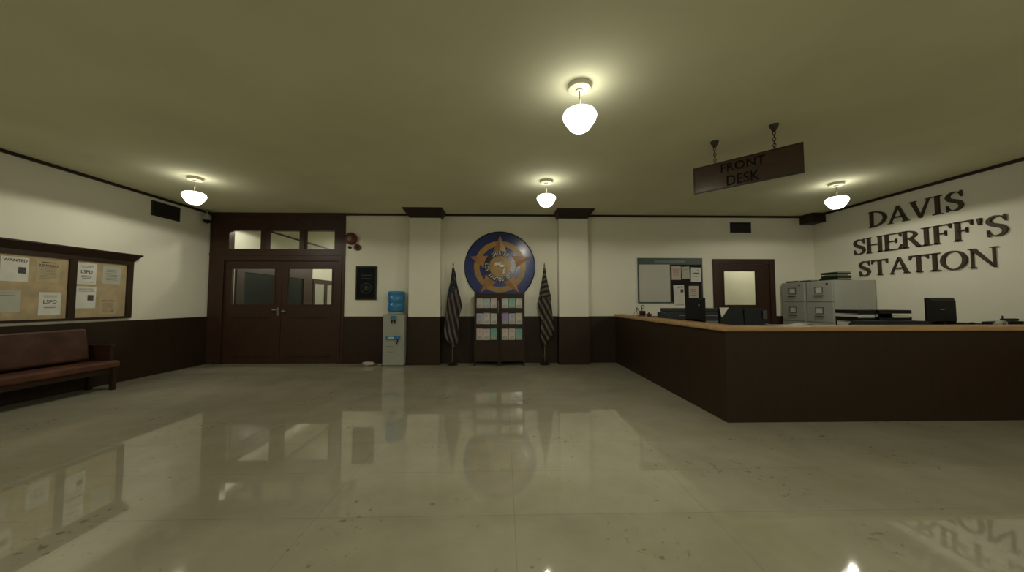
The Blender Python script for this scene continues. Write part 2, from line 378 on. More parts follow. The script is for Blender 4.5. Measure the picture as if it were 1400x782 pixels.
# ------------------------------------------------------------------ reception counter
CX, CY = 2.60, 3.97
ctr = thing('reception_counter', 'long dark wood L-shaped reception counter with tan ledge', 'counter', (CX, CY, 0))
b = MB(); b.box(CX, RIGHT-.03, CY, CY+.14, 0, 1.055); b.build('front_panel', 'wood', ctr, True)
b = MB(); b.box(CX, CX+.14, CY+.14, BACK-.03, 0, 1.055); b.build('side_panel', 'wood', ctr, True)
led = MB()
prof = [(CX-.04, CY-.04), (RIGHT-.03, CY-.04), (RIGHT-.03, CY+.17), (CX+.21, CY+.17), (CX+.21, BACK-.03), (CX-.04, BACK-.03)]
led.prism(prof, .065, lambda u, v, w_: (u, v, 1.055+w_)); led.build('ledge', 'tanwood', ctr, True, bevel=.018)
ws = MB()
prof = [(CX+.14, CY+.14), (RIGHT-.03, CY+.14), (RIGHT-.03, CY+.95), (CX+1.35, CY+.95), (CX+1.35, BACK-.03), (CX+.14, BACK-.03)]
ws.prism(prof, .03, lambda u, v, w_: (u, v, .99+w_)); ws.build('work_surface', 'darktop', ctr, True)
for q in ((CX+1.29, CX+1.33, CY+.95, BACK-.05), (RIGHT-.08, RIGHT-.04, CY+.2, CY+.9), (CX+2.4, CX+2.44, CY+.2, CY+.9)): MB().box(*q, 0, .99).build('support_panel', 'wood', ctr, True)
WS = 1.02; LG = 1.12

# ------------------------------------------------------------------ filing cabinets (fronts face -X)
def make_cab():
    o = thing('filing_cabinet', '', 'filing cabinet', (0, 0, 0), 0, 'grey filing cabinets')
    Wd, Dp, Hh = .63, .86, 1.84          # along Y, along X (back at +Dp), height
    MB().box(.018, Dp, 0, Wd, .03, Hh, .006).build('body', 'grey', o)
    MB().box(.05, Dp-.02, .02, Wd-.02, 0, .03).build('plinth', 'greyd', o)
    for k in range(4):
        z1 = 1.815-k*.425; z0 = z1-.40
        dr = MB().box(0, .02, .025, Wd-.025, z0, z1, .005).build('drawer', 'grey', o)
        q = MB(); zc = z0+.235
        q.box(-.012, 0, .225, .405, zc+.055, zc+.068).box(-.012, 0, .225, .405, zc-.068, zc-.055).box(-.012, 0, .225, .24, zc-.055, zc+.055).box(-.012, 0, .39, .405, zc-.055, zc+.055)
        q.build('label_holder', 'greyd', dr)
        MB().box(-.004, .001, .24, .39, zc-.055, zc+.055).build('label_card', 'paper', dr)
        q = MB(); q.box(-.03, 0, .215, .415, zc-.125, zc-.105, .004); q.build('drawer_pull', 'greyd', dr)
    MB().lathe([(.016, 0), (.016, .014)], (0, .13, 1.77), 14, Matrix.Rotation(-PI/2, 4, 'Y')).build('lock', 'black', o)
    return o
c1 = make_cab(); c1.location = (6.53, 6.60, 0); c1['label'] = 'nearer grey steel filing cabinet whose plain side faces the counter'
c2 = copy_tree(c1); c2.location = (6.53, 7.245, 0); c2['label'] = 'farther grey filing cabinet, tucked into the back corner'
CT = 1.84
# binders and papers on the cabinets
def flat_binder(name, label, cat, x0, x1, y0, y1, z0, h, cover, page, group, rz=0):
    o = thing(name, label, cat, ((x0+x1)/2, (y0+y1)/2, z0), rz, group)
    a, b_ = (x1-x0)/2, (y1-y0)/2
    MB().box(-a, a, -b_, b_, 0, .006).box(-a, a, -b_, b_, h-.006, h).box(-a, -a+.01, -b_, b_, 0, h).box(-a, a, -b_, -b_+.004, h*.0, h*.45).build('cover', cover, o)
    MB().box(-a+.012, a-.008, -b_+.012, b_-.012, .006, h-.006).build('pages', page, o)
    return o
flat_binder('ring_binder', 'lowest dark green binder lying on the nearer filing cabinet', 'binder', 6.66, 6.95, 6.64, 7.03, CT, .05, 'greenb', 'paperg', 'binders lying on the filing cabinets')
flat_binder('ring_binder', 'middle dark green binder of the stack on the cabinet', 'binder', 6.65, 6.94, 6.63, 6.98, CT+.051, .045, 'greenb', 'paperg', 'binders lying on the filing cabinets', .03)
o = MB().box(6.68, 6.90, 6.66, 6.94, CT+.097, CT+.125).build('paper_stack', 'paperg'); tag(origin_to(o, (6.79, 6.80, CT+.097)), 'thin pale paper stack between the green binders on the cabinet', 'paper')
flat_binder('ring_binder', 'topmost dark olive binder of the stack on the cabinet', 'binder', 6.66, 6.94, 6.63, 7.0, CT+.1255, .04, 'greenb', 'paperg', 'binders lying on the filing cabinets', -.03)
flat_binder('document_folder', 'grey folder of loose papers on the far filing cabinet', 'folder', 6.60, 6.86, 7.50, 7.80, CT, .04, 'greyd', 'paper', 'folders on the far filing cabinet')
flat_binder('document_folder', 'grey green folder beside the green binder stack on the cabinets', 'folder', 6.62, 6.88, 7.20, 7.46, CT, .035, 'header', 'paper', 'folders on the far filing cabinet', .05)

# ------------------------------------------------------------------ wall letters
def ell(cx, cy, rx, ry, a0, a1, n): return [(cx+rx*math.cos(a0+(a1-a0)*i/n), cy+ry*math.sin(a0+(a1-a0)*i/n)) for i in range(n+1)]
def strip(A, B): return [[A[i], A[i+1], B[i+1], B[i]] for i in range(len(A)-1)]
def R4(x0, x1, y0, y1): return [(x0, y0), (x1, y0), (x1, y1), (x0, y1)]
def glyph(ch, w):
    TH, TN, SH = .165, .065, .045; P = []
    def stem(x, th=TH, top=True, bot=True, ex=.065):
        P.append(R4(x-th/2, x+th/2, 0, 1))
        if bot: P.append([(x-th/2-ex, 0), (x+th/2+ex, 0), (x+th/2+ex, SH*.6), (x+th/2, SH*1.6), (x-th/2, SH*1.6), (x-th/2-ex, SH*.6)])
        if top: P.append([(x-th/2-ex, 1), (x-th/2-ex, 1-SH*.6), (x-th/2, 1-SH*1.6), (x+th/2, 1-SH*1.6), (x+th/2+ex, 1-SH*.6), (x+th/2+ex, 1)])
    s0 = .065+TH/2
    if ch == 'I': stem(w/2, TH, ex=max(.05, (w-TH)/2))
    elif ch == 'D':
        stem(s0)
        A = ell(s0, .5, w-s0, .5, -PI/2, PI/2, 20); B = ell(s0, .5, w-s0-TH*1.05, .5-TN, -PI/2, PI/2, 20); P += strip(A, B)
    elif ch == 'O':
        A = ell(w/2, .5, w/2, .52, 0, 2*PI, 36); B = ell(w/2, .5, w/2-TH*1.05, .52-TN*.8, 0, 2*PI, 36); P += strip(A, B)
    elif ch in 'AV':
        f = (lambda p: p) if ch == 'A' else (lambda p: (w-p[0], 1-p[1]))
        ap = w*.5
        for poly in ([(ap-.05, 1), (ap+.045, 1), (w-.06, .02), (w-.06-TH*1.12, .02)], [(ap-.05, 1), (ap+.02, .93), (.145, .02), (.07, .02)],
                     [(w*.24, .30), (w*.77, .30), (w*.77, .365), (w*.26, .365)] if ch == 'A' else None,
                     R4(0, .24, 0, SH), R4(w-.33, w, 0, SH)):
            if poly: P.append([f(p) for p in poly])
    elif ch == 'N':
        P.append(R4(.10, .10+TN, 0, 1)); P.append(R4(w-.10-TN, w-.10, 0, 1))
        P.append([(.05, 1), (.05+TH*1.15, 1), (w-.10, 0), (w-.10-TN*1.4, 0)] if False else [(.06, 1), (.26, 1), (w-.10, .02), (w-.10, -.02), (w-.165, -.02)])
        P.append(R4(0, .25, 0, SH)); P.append(R4(0, .2, 1-SH, 1)); P.append(R4(w-.26, w, 1-SH, 1))
    elif ch == 'H':
        stem(s0); stem(w-s0); P.append(R4(s0, w-s0, .48, .48+TN))
    elif ch in 'EF':
        stem(s0); P.append(R4(s0, w-.02, 1-TN*.8, 1)); P.append([(w-.02, 1), (w-.02, .74), (w-.055, .74), (w-.13, 1-TN)])
        P.append(R4(s0, w*.72, .50, .50+TN)); P.append([(w*.72, .39), (w*.72, .66), (w*.72-.035, .66), (w*.72-.06, .53), (w*.72-.035, .39)])
        if ch == 'E': P.append(R4(s0, w-.03, 0, TN*.8)); P.append([(w-.03, 0), (w, .28), (w-.04, .28), (w-.15, TN)])
    elif ch == 'R':
        stem(s0)
        A = ell(s0+.06, .745, w*.80-s0-.06, .255, -PI/2, PI/2, 16); B = ell(s0+.06, .745, w*.80-s0-.06-TH, .255-TN, -PI/2, PI/2, 16); P += strip(A, B)
        P.append(R4(s0, s0+.07, 1-TN, 1)); P.append(R4(s0, s0+.07, .49, .49+TN))
        P.append([(w*.36, .52), (w*.36+TH*1.2, .52), (w-.01, .0), (w-.01-TH*1.25, .0)]); P.append(R4(w-.22, w+.03, 0, SH))
    elif ch == 'T':
        stem(w/2, top=False); P.append(R4(.0, w, 1-TN, 1))
        P.append([(0, 1), (.0, .73), (.035, .73), (.12, 1-TN)]); P.append([(w, 1), (w, .73), (w-.035, .73), (w-.12, 1-TN)])
    elif ch == "'": P.append([(w*.5-.08, 1), (w*.5+.08, 1), (w*.5+.03, .66), (w*.5-.03, .66)])
    elif ch == 'S':
        c = [(.88, .77), (.77, .91), (.52, .972), (.28, .92), (.13, .76), (.25, .61), (.50, .52), (.75, .42), (.87, .25), (.74, .085), (.48, .028), (.24, .085), (.11, .25)]
        th = [.045, .05, .055, .10, .155, .175, .18, .18, .155, .10, .055, .05, .045]
        pts = []; ths = []
        for i in range(len(c)-1):
            p0, p1, p2, p3 = c[max(i-1, 0)], c[i], c[i+1], c[min(i+2, len(c)-1)]
            for k in range(4):
                u = k/4
                pts.append(tuple(.5*((2*p1[a])+(-p0[a]+p2[a])*u+(2*p0[a]-5*p1[a]+4*p2[a]-p3[a])*u*u+(-p0[a]+3*p1[a]-3*p2[a]+p3[a])*u**3) for a in (0, 1)))
                ths.append(th[i]*(1-u)+th[i+1]*u)
        pts.append(c[-1]); ths.append(th[-1]); pts = [(p[0]*w, p[1]) for p in pts]
        A, B = [], []
        for i, p in enumerate(pts):
            a = pts[max(i-1, 0)]; b = pts[min(i+1, len(pts)-1)]; dx, dy = b[0]-a[0], b[1]-a[1]; L_ = math.hypot(dx, dy)
            A.append((p[0]-dy/L_*ths[i]/2, p[1]+dx/L_*ths[i]/2)); B.append((p[0]+dy/L_*ths[i]/2, p[1]-dx/L_*ths[i]/2))
        P += strip(A, B)
        P.append([(w*.86, 1.0), (w*.92, 1.0), (w*.92, .68), (w*.89, .68), (w*.80, .88)]); P.append([(w*.06, 0), (w*.12, 0), (w*.2, .12), (w*.11, .33), (w*.06, .33)])
    return P
ROWS = [('DAVIS', 2.895, .32, [(6.67, 6.354), (6.332, 5.989), (5.981, 5.662), (5.649, 5.513), (5.474, 5.248)]),
        ("SHERIFF'S", 2.39, .315, [(7.0, 6.766), (6.743, 6.447), (6.418, 6.128), (6.12, 5.827), (5.823, 5.685), (5.662, 5.417), (5.39, 5.16), (5.113, 5.057), (5.015, 4.786)]),
        ('STATION', 1.935, .305, [(6.908, 6.686), (6.66, 6.377), (6.346, 6.022), (6.022, 5.744), (5.732, 5.583), (5.579, 5.248), (5.228, 4.905)])]
LNAME = {'DAVIS': ['D at the start of the top row', 'A in the top row', 'V in the top row', 'I in the top row', 'S ending the top row'],
         "SHERIFF'S": ['S starting the middle row', 'H in the middle row', 'E in the middle row', 'R in the middle row', 'I in the middle row', 'F after the I in the middle row', 'F before the apostrophe in the middle row', None, 'S ending the middle row'],
         'STATION': ['S starting the bottom row', 'T right after the S in the bottom row', 'A in the bottom row', 'T before the I in the bottom row', 'I in the bottom row', 'O in the bottom row', 'N ending the bottom row']}
for word, z0, hc, spans in ROWS:
    for ch, (ya, yb), ln in zip(word, spans, LNAME[word]):
        wd = (ya-yb)/hc; m = MB()
        for poly in glyph(ch, wd):
            m.prism(poly, .035, lambda u, v, d: (-d, -u*hc, v*hc))
        o = m.build('wall_letter' if ch != "'" else 'wall_apostrophe', 'letterdk'); o.location = (RIGHT-.0005, ya, z0)
        tag(o, ('dark raised letter %s on the right wall' % ln) if ln else 'dark raised apostrophe in the middle row on the right wall', 'letter', 'raised letters on the right wall')

# ------------------------------------------------------------------ hanging sign
A = Vector((2.525, 4.405, 0)); B = Vector((3.315, 3.62, 0)); u = (B-A).normalized(); Ln = (B-A).length; Cn = (A+B)/2
rz = math.atan2(u.y, u.x); SZ0, SZ1 = 2.83, 3.17
sg = thing('hanging_sign', 'dark reddish wood FRONT DESK sign hung from the ceiling on two chains', 'sign', (Cn.x, Cn.y, CEIL), rz)
hl = Ln/2; za, zb = SZ0-CEIL, SZ1-CEIL
MB().box(-hl+.012, hl-.012, -.014, .014, za+.012, zb-.012).build('board', 'signwood', sg)
f = MB(); 
f.box(-hl, hl, -.02, .02, zb-.014, zb).box(-hl, hl, -.02, .02, za, za+.014).box(-hl, -hl+.014, -.02, .02, za+.014, zb-.014).box(hl-.014, hl, -.02, .02, za+.014, zb-.014)
f.build('board_frame', 'metal', sg)
tm = MB()
for body, wd, uc, zc, hh in (('FRONT', .455, -.012, 3.082, .105), ('DESK', .335, -.012, 2.912, .128)):
    me = text_mesh(body, .1, .004, bold=.006); xs_ = [q.co.x for q in me.vertices]; ys_ = [q.co.y for q in me.vertices]
    kx = wd/(max(xs_)-min(xs_)); ky = hh/(max(ys_)-min(ys_)); cx_ = (max(xs_)+min(xs_))/2; cy_ = (max(ys_)+min(ys_))/2
    tm.mesh(me, lambda v: Vector(((v.x-cx_)*kx+uc, -.0155-v.z, (v.y-cy_)*ky+zc-CEIL)))
tm.build('lettering', 'carve', sg)
for ox in (.303, -.305):
    ox_ = ox
    MB().lathe([(.012, -.085), (.018, -.075), (.045, -.02), (.05, 0)], (ox_, 0, 0), 14).build('ceiling_hook', 'metal', sg, smooth=True)
    ch = MB(); zz = -.08; k = 0
    while zz > zb+.002:
        n = 12; pts = []
        for i in range(n):
            a = 2*PI*i/n; px = .014*math.cos(a); pz = .024*math.sin(a)
            pts.append((ox_+(px if k % 2 == 0 else 0), (px if k % 2 else 0), zz-.02+pz))
        ch.tube(pts, .0045, 6, True); zz -= .036; k += 1
    ch.build('chain', 'metal', sg, smooth=True)

# ------------------------------------------------------------------ sheriff medallion
MC = Vector((-.095, BACK, 2.225)); RM = .815; SAG = .02
def dome(r): return SAG*(1-(min(r, RM)/RM)**2)+.03
med = thing('wall_medallion', 'large domed blue round wall emblem with gold star above the bookcases', 'wall emblem', MC)
MB().lathe([(RM, 0), (RM, .02)] + [(RM*(1-i/14), dome(RM*(1-i/14))) for i in range(0, 15)][:-1] + [(.005, dome(0))], n=72, T=Matrix.Rotation(PI/2, 4, 'X')).build('domed_disc', 'blue', med, smooth=True)
MB().lathe([(RM+.012, 0), (RM+.012, .03), (RM-.004, .036), (RM-.012, .030), (RM-.012, 0)], n=72, T=Matrix.Rotation(PI/2, 4, 'X'), cap=False).build('rim', 'navy', med, smooth=True)
def annulus(r0, r1, lift, nm, m, edge=.004):
    k = 8; pr = [(r1, dome(r1)-.004), (r1, dome(r1)+lift)] + [(r1+(r0-r1)*i/k, dome(r1+(r0-r1)*i/k)+lift) for i in range(1, k+1)]
    if r0 > .01: pr.append((r0, dome(r0)-.004))
    MB().lathe(pr, n=72, T=Matrix.Rotation(PI/2, 4, 'X'), cap=(r0 <= .01)).build(nm, m, med, smooth=True)
annulus(.475, .60, .007, 'gold_ring', 'gold')
def tri_patch(bm, a, b, c, lift, n=8):
    g = {}
    for i in range(n+1):
        for j in range(n+1-i):
            p = a+(b-a)*(i/n)+(c-a)*(j/n); r = p.length; g[i, j] = bm.verts.new((p.x, -(dome(r)+lift(p)), p.y))
    for i in range(n):
        for j in range(n-i):
            bm.faces.new((g[i, j], g[i+1, j], g[i, j+1]))
            if i+j < n-1: bm.faces.new((g[i+1, j], g[i+1, j+1], g[i, j+1]))
star = MB(); R1, R0 = .745, .315
for k in range(5):
    a = PI/2+2*PI*k/5; tip = Vector((math.cos(a), math.sin(a)))*R1
    for s_ in (1, -1):
        inn = Vector((math.cos(a+s_*PI/5), math.sin(a+s_*PI/5)))*R0
        ax = Vector((math.cos(a), math.sin(a))); pr = Vector((-ax.y, ax.x))
        tri_patch(star.bm, Vector((0, 0)), tip, inn, lambda p, ax=ax, pr=pr: .012+max(0, .018-abs(p.dot(pr))*.10))
star.build('star', 'gold2', med)
annulus(.245, .365, .036, 'text_ring', 'navy')
annulus(.005, .245, .040, 'centre_disc', 'gold')
def arc_text(body, radius, amid, span, size, top=True, squeeze=.66):
    m = MB(); n = len(body)
    for i, chh in enumerate(body):
        if chh == ' ': continue
        t_ = (i/(n-1)-.5)*span; a = amid-t_ if top else amid+t_
        me = text_mesh(chh, size, .004, bold=.012); rot = a-PI/2 if top else a+PI/2
        def fn(v, a=a, rot=rot):
            x = math.cos(rot)*v.x*squeeze-math.sin(rot)*v.y+radius*math.cos(a); y = math.sin(rot)*v.x*squeeze+math.cos(rot)*v.y+radius*math.sin(a)
            return Vector((x, -(dome(math.hypot(x, y))+.0395+v.z), y))
        m.mesh(me, fn)
    return m
m1 = arc_text('SHERIFF', .305, PI/2, 1.12, .135)
m1.build('upper_inscription', 'letters', med)
full = 'LOS SANTOS COUNTY'
for wd_ in full.split():
    i0 = full.index(wd_); arc_text(' '*i0+wd_+' '*(len(full)-i0-len(wd_)), .305, -PI/2, 3.45, .125, False).build('lower_inscription', 'letters', med)
mp_ = MB()
def blob(cx, cy, rx, ry, seed):
    rnd = random.Random(seed); n = 14; pts = [(cx+rx*(.7+.5*rnd.random())*math.cos(2*PI*i/n), cy+ry*(.7+.5*rnd.random())*math.sin(2*PI*i/n)) for i in range(n)]
    return pts
for args in ((-.01, .055, .075, .05, 1), (-.085, .05, .035, .055, 2), (.055, .01, .05, .035, 3), (.10, -.09, .032, .045, 4), (.085, -.145, .02, .02, 6)):
    mp_.prism(blob(*args), .004, lambda a_, b_, d: (a_, -(dome(math.hypot(a_, b_))+.0395+d), b_))
mp_.build('white_map_shapes', 'letters', med)
for args in ((-.05, .012, .028, .018, 5), (.03, .055, .018, .012, 7), (.06, -.035, .045, .016, 8), (.105, -.105, .012, .018, 12)):
    MB().prism(blob(*args), .005, lambda a_, b_, d: (a_, -(dome(math.hypot(a_, b_))+.0405+d), b_)).build('dark_map_shape', 'ink', med)

# ------------------------------------------------------------------ bookcases
ROWZ = [(1.27, 1.497), (.913, 1.17), (.565, .83)]
def make_bookcase():
    o = thing('bookcase', '', 'bookcase', (0, 0, 0), 0, 'glazed bookcases under the medallion')
    W_, Dp, H_ = .552, .31, 1.57; y1_ = Dp
    b_ = MB(); b_.box(0, .02, .02, Dp, .10, H_).box(W_-.02, W_, .02, Dp, .10, H_).box(.02, W_-.02, .02, Dp, .10, .13).box(.02, W_-.02, .02, Dp, H_-.03, H_).box(.02, W_-.02, Dp-.012, Dp, .13, H_-.03)
    b_.box(-.003, W_+.003, .005, Dp, H_, H_+.02)
    b_.build('carcass', 'wood', o)
    for z0, z1 in ROWZ[1:]+[ROWZ[0]]: MB().box(.02, W_-.02, .03, Dp-.012, z0-.022, z0-.002).build('shelf', 'wood', o)
    for lx in (.0, W_-.03):
        for ly in (.0, Dp-.03): MB().box(lx, lx+.03, ly, ly+.03, 0, .10).build('leg', 'wood', o)
    d_ = MB(); a0, a1 = .045, W_-.045
    d_.box(.002, a0, 0, .019, .105, H_-.002).box(a1, W_-.002, 0, .019, .105, H_-.002)
    zs = [.105]+[v for p in reversed(ROWZ) for v in p]+[H_-.002]
    for i in range(0, len(zs), 2): d_.box(a0, a1, 0, .019, zs[i], zs[i+1])
    dr = d_.build('door', 'wood', o)
    for z0, z1 in ROWZ: MB().box(a0, a1, .007, .011, z0, z1).build('glass_pane', 'glassd', dr)
    return o, dr
bc1, dr1 = make_bookcase(); BY = 7.545
bc1.location = (-.655, BY, 0); bc1['label'] = 'left dark wooden bookcase with three glazed rows under the wall emblem'
bc2 = copy_tree(bc1); bc2.location = (-.095, BY, 0); bc2['label'] = 'right dark wooden bookcase with three glazed rows under the wall emblem'
hd = MB().box(.526, .536, -.02, -.0, 1.16, 1.44, .003).build('door_handle', 'chrome', dr1)
hd2 = MB().box(.012, .022, -.02, -.0, .95, 1.1, .003).build('door_handle', 'metal', [c_ for c_ in bc2.children if c_.name.startswith('door')][0])
fc = dict(g=(.46, .44, .43), p=(.50, .42, .41), t=(.17, .36, .31), v=(.29, .24, .42), l=(.38, .36, .46), c=(.50, .45, .38), b=(.34, .41, .42))
nmx = dict(g='pale grey', p='pale pink', t='teal green', v='violet', l='lavender grey', c='cream', b='bluish grey')
for k_, c_ in fc.items(): M['file_'+k_] = mat('file_board_'+k_, [min(.8, v*1.3) for v in c_], .7, .1, 9)
LAY = {0: ['gbp', 'lgg', 'ppt'], 1: ['gtp', 'vlc', 'cpt']}
rown = ['top', 'middle', 'bottom']; coln = ['leftmost', 'middle', 'rightmost']
for bi, X0 in enumerate((-.655, -.095)):
    for ri, (z0, z1) in enumerate(ROWZ):
        for ci in range(3):
            k_ = LAY[bi][ri][ci]; x0 = X0+.044+ci*.1555; hh = z1-z0-.004-(.012*((ci+ri+bi) % 2))
            o = thing('box_file', '%s %s box file on the %s shelf of the %s bookcase' % (coln[ci], nmx[k_], rown[ri], ('left', 'right')[bi]), 'box file', (x0, BY+.035, z0-.001), 0, 'box files in the bookcases')
            MB().box(.003, .148, .0, .235, 0, hh, .004).build('file_case', 'file_'+k_, o)
            q = MB().box(.03, .12, -.003, .001, hh*.12, hh*.32).build('spine_label', 'paperg', o)
            MB().lathe([(.012, 0), (.012, .003)], (.075, .0, hh*.72), 10, Matrix.Rotation(PI/2, 4, 'X')).build('finger_ring', 'greyd', o)

# ------------------------------------------------------------------ flags
def flag_mat(name, dark, light, blue, canton_z, ang, freq, top_ang=None, top_z=9):
    m = bpy.data.materials.new(name); m.use_nodes = True; nt = m.node_tree; b_ = nt.nodes['Principled BSDF']; N = nt.nodes.new; L = nt.links.new
    tc = N('ShaderNodeTexCoord'); sx = N('ShaderNodeSeparateXYZ'); L(tc.outputs['Object'], sx.inputs[0])
    def mth(op, a, b2=None, c3=None):
        n = N('ShaderNodeMath'); n.operation = op
        for i, v in enumerate((a, b2, c3)):
            if v is None: continue
            if isinstance(v, (int, float)): n.inputs[i].default_value = v
            else: L(v, n.inputs[i])
        return n.outputs[0]
    nz = N('ShaderNodeTexNoise'); nz.inputs['Scale'].default_value = 3; L(tc.outputs['Object'], nz.inputs['Vector'])
    def stripes(a, fq):
        s = mth('ADD', mth('MULTIPLY', sx.outputs['X'], math.cos(a)*fq), mth('MULTIPLY', sx.outputs['Z'], math.sin(a)*fq))
        s = mth('ADD', s, mth('MULTIPLY', nz.outputs['Fac'], 2.2))
        return mth('GREATER_THAN', mth('SINE', s), .25)
    st = stripes(ang, freq)
    if top_ang is not None:
        s2 = stripes(top_ang, freq*1.0); sel = mth('GREATER_THAN', sx.outputs['Z'], top_z)
        mx0 = N('ShaderNodeMix'); mx0.data_type = 'FLOAT'; L(sel, mx0.inputs[0]); L(st, mx0.inputs[2]); L(s2, mx0.inputs[3]); st = mx0.outputs[0]
    mx = N('ShaderNodeMix'); mx.data_type = 'RGBA'; L(st, mx.inputs[0]); mx.inputs[6].default_value = (*dark, 1); mx.inputs[7].default_value = (*light, 1)
    out = mx.outputs[2]
    if canton_z:
        vo = N('ShaderNodeTexVoronoi'); vo.inputs['Scale'].default_value = 15; L(tc.outputs['Object'], vo.inputs['Vector'])
        stars = mth('LESS_THAN', vo.outputs['Distance'], .27)
        m2 = N('ShaderNodeMix'); m2.data_type = 'RGBA'; L(stars, m2.inputs[0]); m2.inputs[6].default_value = (*blue, 1); m2.inputs[7].default_value = (.14, .135, .13, 1)
        line = mth('ADD', sx.outputs['Z'], mth('MULTIPLY', sx.outputs['X'], -1.2))
        sel = mth('GREATER_THAN', line, canton_z)
        m3 = N('ShaderNodeMix'); m3.data_type = 'RGBA'; L(sel, m3.inputs[0]); L(out, m3.inputs[6]); L(m2.outputs[2], m3.inputs[7]); out = m3.outputs[2]
    L(out, b_.inputs['Base Color']); b_.inputs['Roughness'].default_value = .8
    return m
M['flagL'] = flag_mat('stars_and_stripes_cloth', (.020, .010, .010), (.135, .108, .10), (.010, .011, .024), 1.62, math.radians(12), 62)
M['flagR'] = flag_mat('striped_flag_cloth', (.014, .009, .007), (.13, .11, .08), (0, 0, 0), None, math.radians(28), 58, math.radians(105), 1.50)
def flag(label, x, y, prof, mtl, ftop):
    o = thing('flag_on_stand', label, 'flag', (x, y, 0), 0, 'draped flags beside the medallion')
    MB().lathe([(.115, 0), (.12, .015), (.07, .03), (.035, .055), (.022, .09)], n=24).build('base', 'metal', o, smooth=True)
    MB().lathe([(.012, .06), (.012, ftop-.08)], n=10).build('pole', 'brass', o, smooth=True)
    MB().lathe([(.016, ftop-.12), (.014, ftop-.10), (.02, ftop-.08), (.013, ftop-.05), (.003, ftop)], n=10).build('finial', 'brass', o, smooth=True)
    m = MB(); n = 56; rings = []
    for i in range(len(prof)-1):
        for k in range(6):
            t_ = k/6; a = prof[i]; b_ = prof[i+1]
            rings.append([a[j]*(1-t_)+b_[j]*t_ for j in range(3)])
    rings.append(list(prof[-1])); RV = []
    for z, xl, xr in rings:
        cx, hw = (xl+xr)/2, (xr-xl)/2; dp = min(.16, hw*.7+.012); row = []
        for i in range(n):
            a = 2*PI*i/n; pl = 1+.22*math.sin(7*a+z*2.2)*min(1, hw/.1)
            row.append(m.bm.verts.new((cx+hw*math.cos(a)*(1+.10*math.sin(7*a+z*2.2)), dp*math.sin(a)*pl*.9, z+.02*math.sin(3*a)*min(1, hw/.1))))
        RV.append(row)
    for A_, B_ in zip(RV, RV[1:]):
        for i in range(n): m.bm.faces.new((A_[i], A_[(i+1) % n], B_[(i+1) % n], B_[i]))
    m.bm.faces.new(RV[-1]); m.bm.faces.new(list(reversed(RV[0])))
    m.build('flag_cloth', mtl, o, smooth=True)
FY = 7.72
def flag_prof(rows, cx):
    s = FY/466; return [(1.4+(413-yy)*s, (x0-cx)*s, (x1-cx)*s) for yy, x0, x1 in rows]
flag('left draped flag with dark starry top on a pole stand', -1.15, FY, flag_prof([(366, 617.8, 620.2), (375, 617, 622.5), (387, 615.5, 624), (396, 613.5, 626), (405, 612, 628.5), (418, 611, 631), (433, 609.5, 627), (445, 608.5, 626.5), (457, 607.5, 626.5), (465, 613, 626), (471, 618.5, 624.5), (473.5, 620.5, 623.5)], 619), 'flagL', 1.4+(413-357)*FY/466)
flag('right draped flag with pale bands near its top on a pole stand', .92, FY, flag_prof([(366, 743.6, 746.6), (375, 743, 747.5), (387, 741, 749.5), (396, 739, 751.5), (405, 738, 753.5), (414, 735.5, 753.5), (429, 738.5, 755), (440, 740, 756.5), (449, 739.8, 757.5), (458, 739.5, 755), (466, 740.2, 749), (472.5, 741.5, 745)], 745), 'flagR', 1.4+(413-358)*FY/466)

# ------------------------------------------------------------------ water cooler
wc = thing('water_cooler', 'pale water cooler with a blue bottle beside the left pilaster', 'water cooler', (-2.42, 7.72, 0))
b_ = MB(); b_.box(-.235, .235, -.16, .20, .02, 1.13, .02); b_.build('cabinet', 'white', wc)
MB().box(-.22, .22, -.14, .19, 0, .03).build('plinth', 'greyd', wc)
q = MB(); q.box(-.06, .06, -.19, -.155, 1.0, 1.10, .012); q.build('tap_block', 'watercap', wc)
for dx in (-.03, .03): MB().lathe([(.010, -.06), (.014, -.01), (.014, .02)], (dx, -.178, .99), 10).build('tap', 'black', wc, smooth=True)
MB().lathe([(.01, 0), (.01, .012)], (.04, -.155, .965), 10, Matrix.Rotation(PI/2, 4, 'X')).build('indicator_light', 'black', wc)
q = MB(); q.box(-.15, .15, -.21, -.155, .585, .66, .012); q.build('drip_tray', 'watercap', wc)
MB().box(-.09, .03, -.214, -.208, .60, .645).build('tray_label', 'file_b', wc)
MB().tube([(.10, -.185, .59), (.10, -.19, .54), (.085, -.19, .49)], .011, 8).build('cup_hook', 'black', wc, smooth=True)
q = MB(); q.box(-.14, .0, -.164, -.158, .43, .437).box(-.14, .0, -.164, -.158, .31, .317); q.build('panel_line', 'greyd', wc)
MB().lathe([(.165, 1.13), (.175, 1.14), (.16, 1.17), (.06, 1.19)], (0, .02, 0), 28).build('bottle_collar', 'white', wc, smooth=True)
bz = 1.165
q = MB(); q.lathe([(.05, bz), (.10, bz+.01), (.165, bz+.03), (.183, bz+.055), (.183, bz+.14), (.183, bz+.19), (.172, bz+.205), (.172, bz+.22), (.183, bz+.24), (.183, bz+.36), (.172, bz+.375), (.172, bz+.39), (.183, bz+.405), (.183, bz+.455), (.165, bz+.475), (.06, bz+.48)], (0, .02, 0), 32)
q.build('water_bottle', 'bottle', wc, smooth=True)

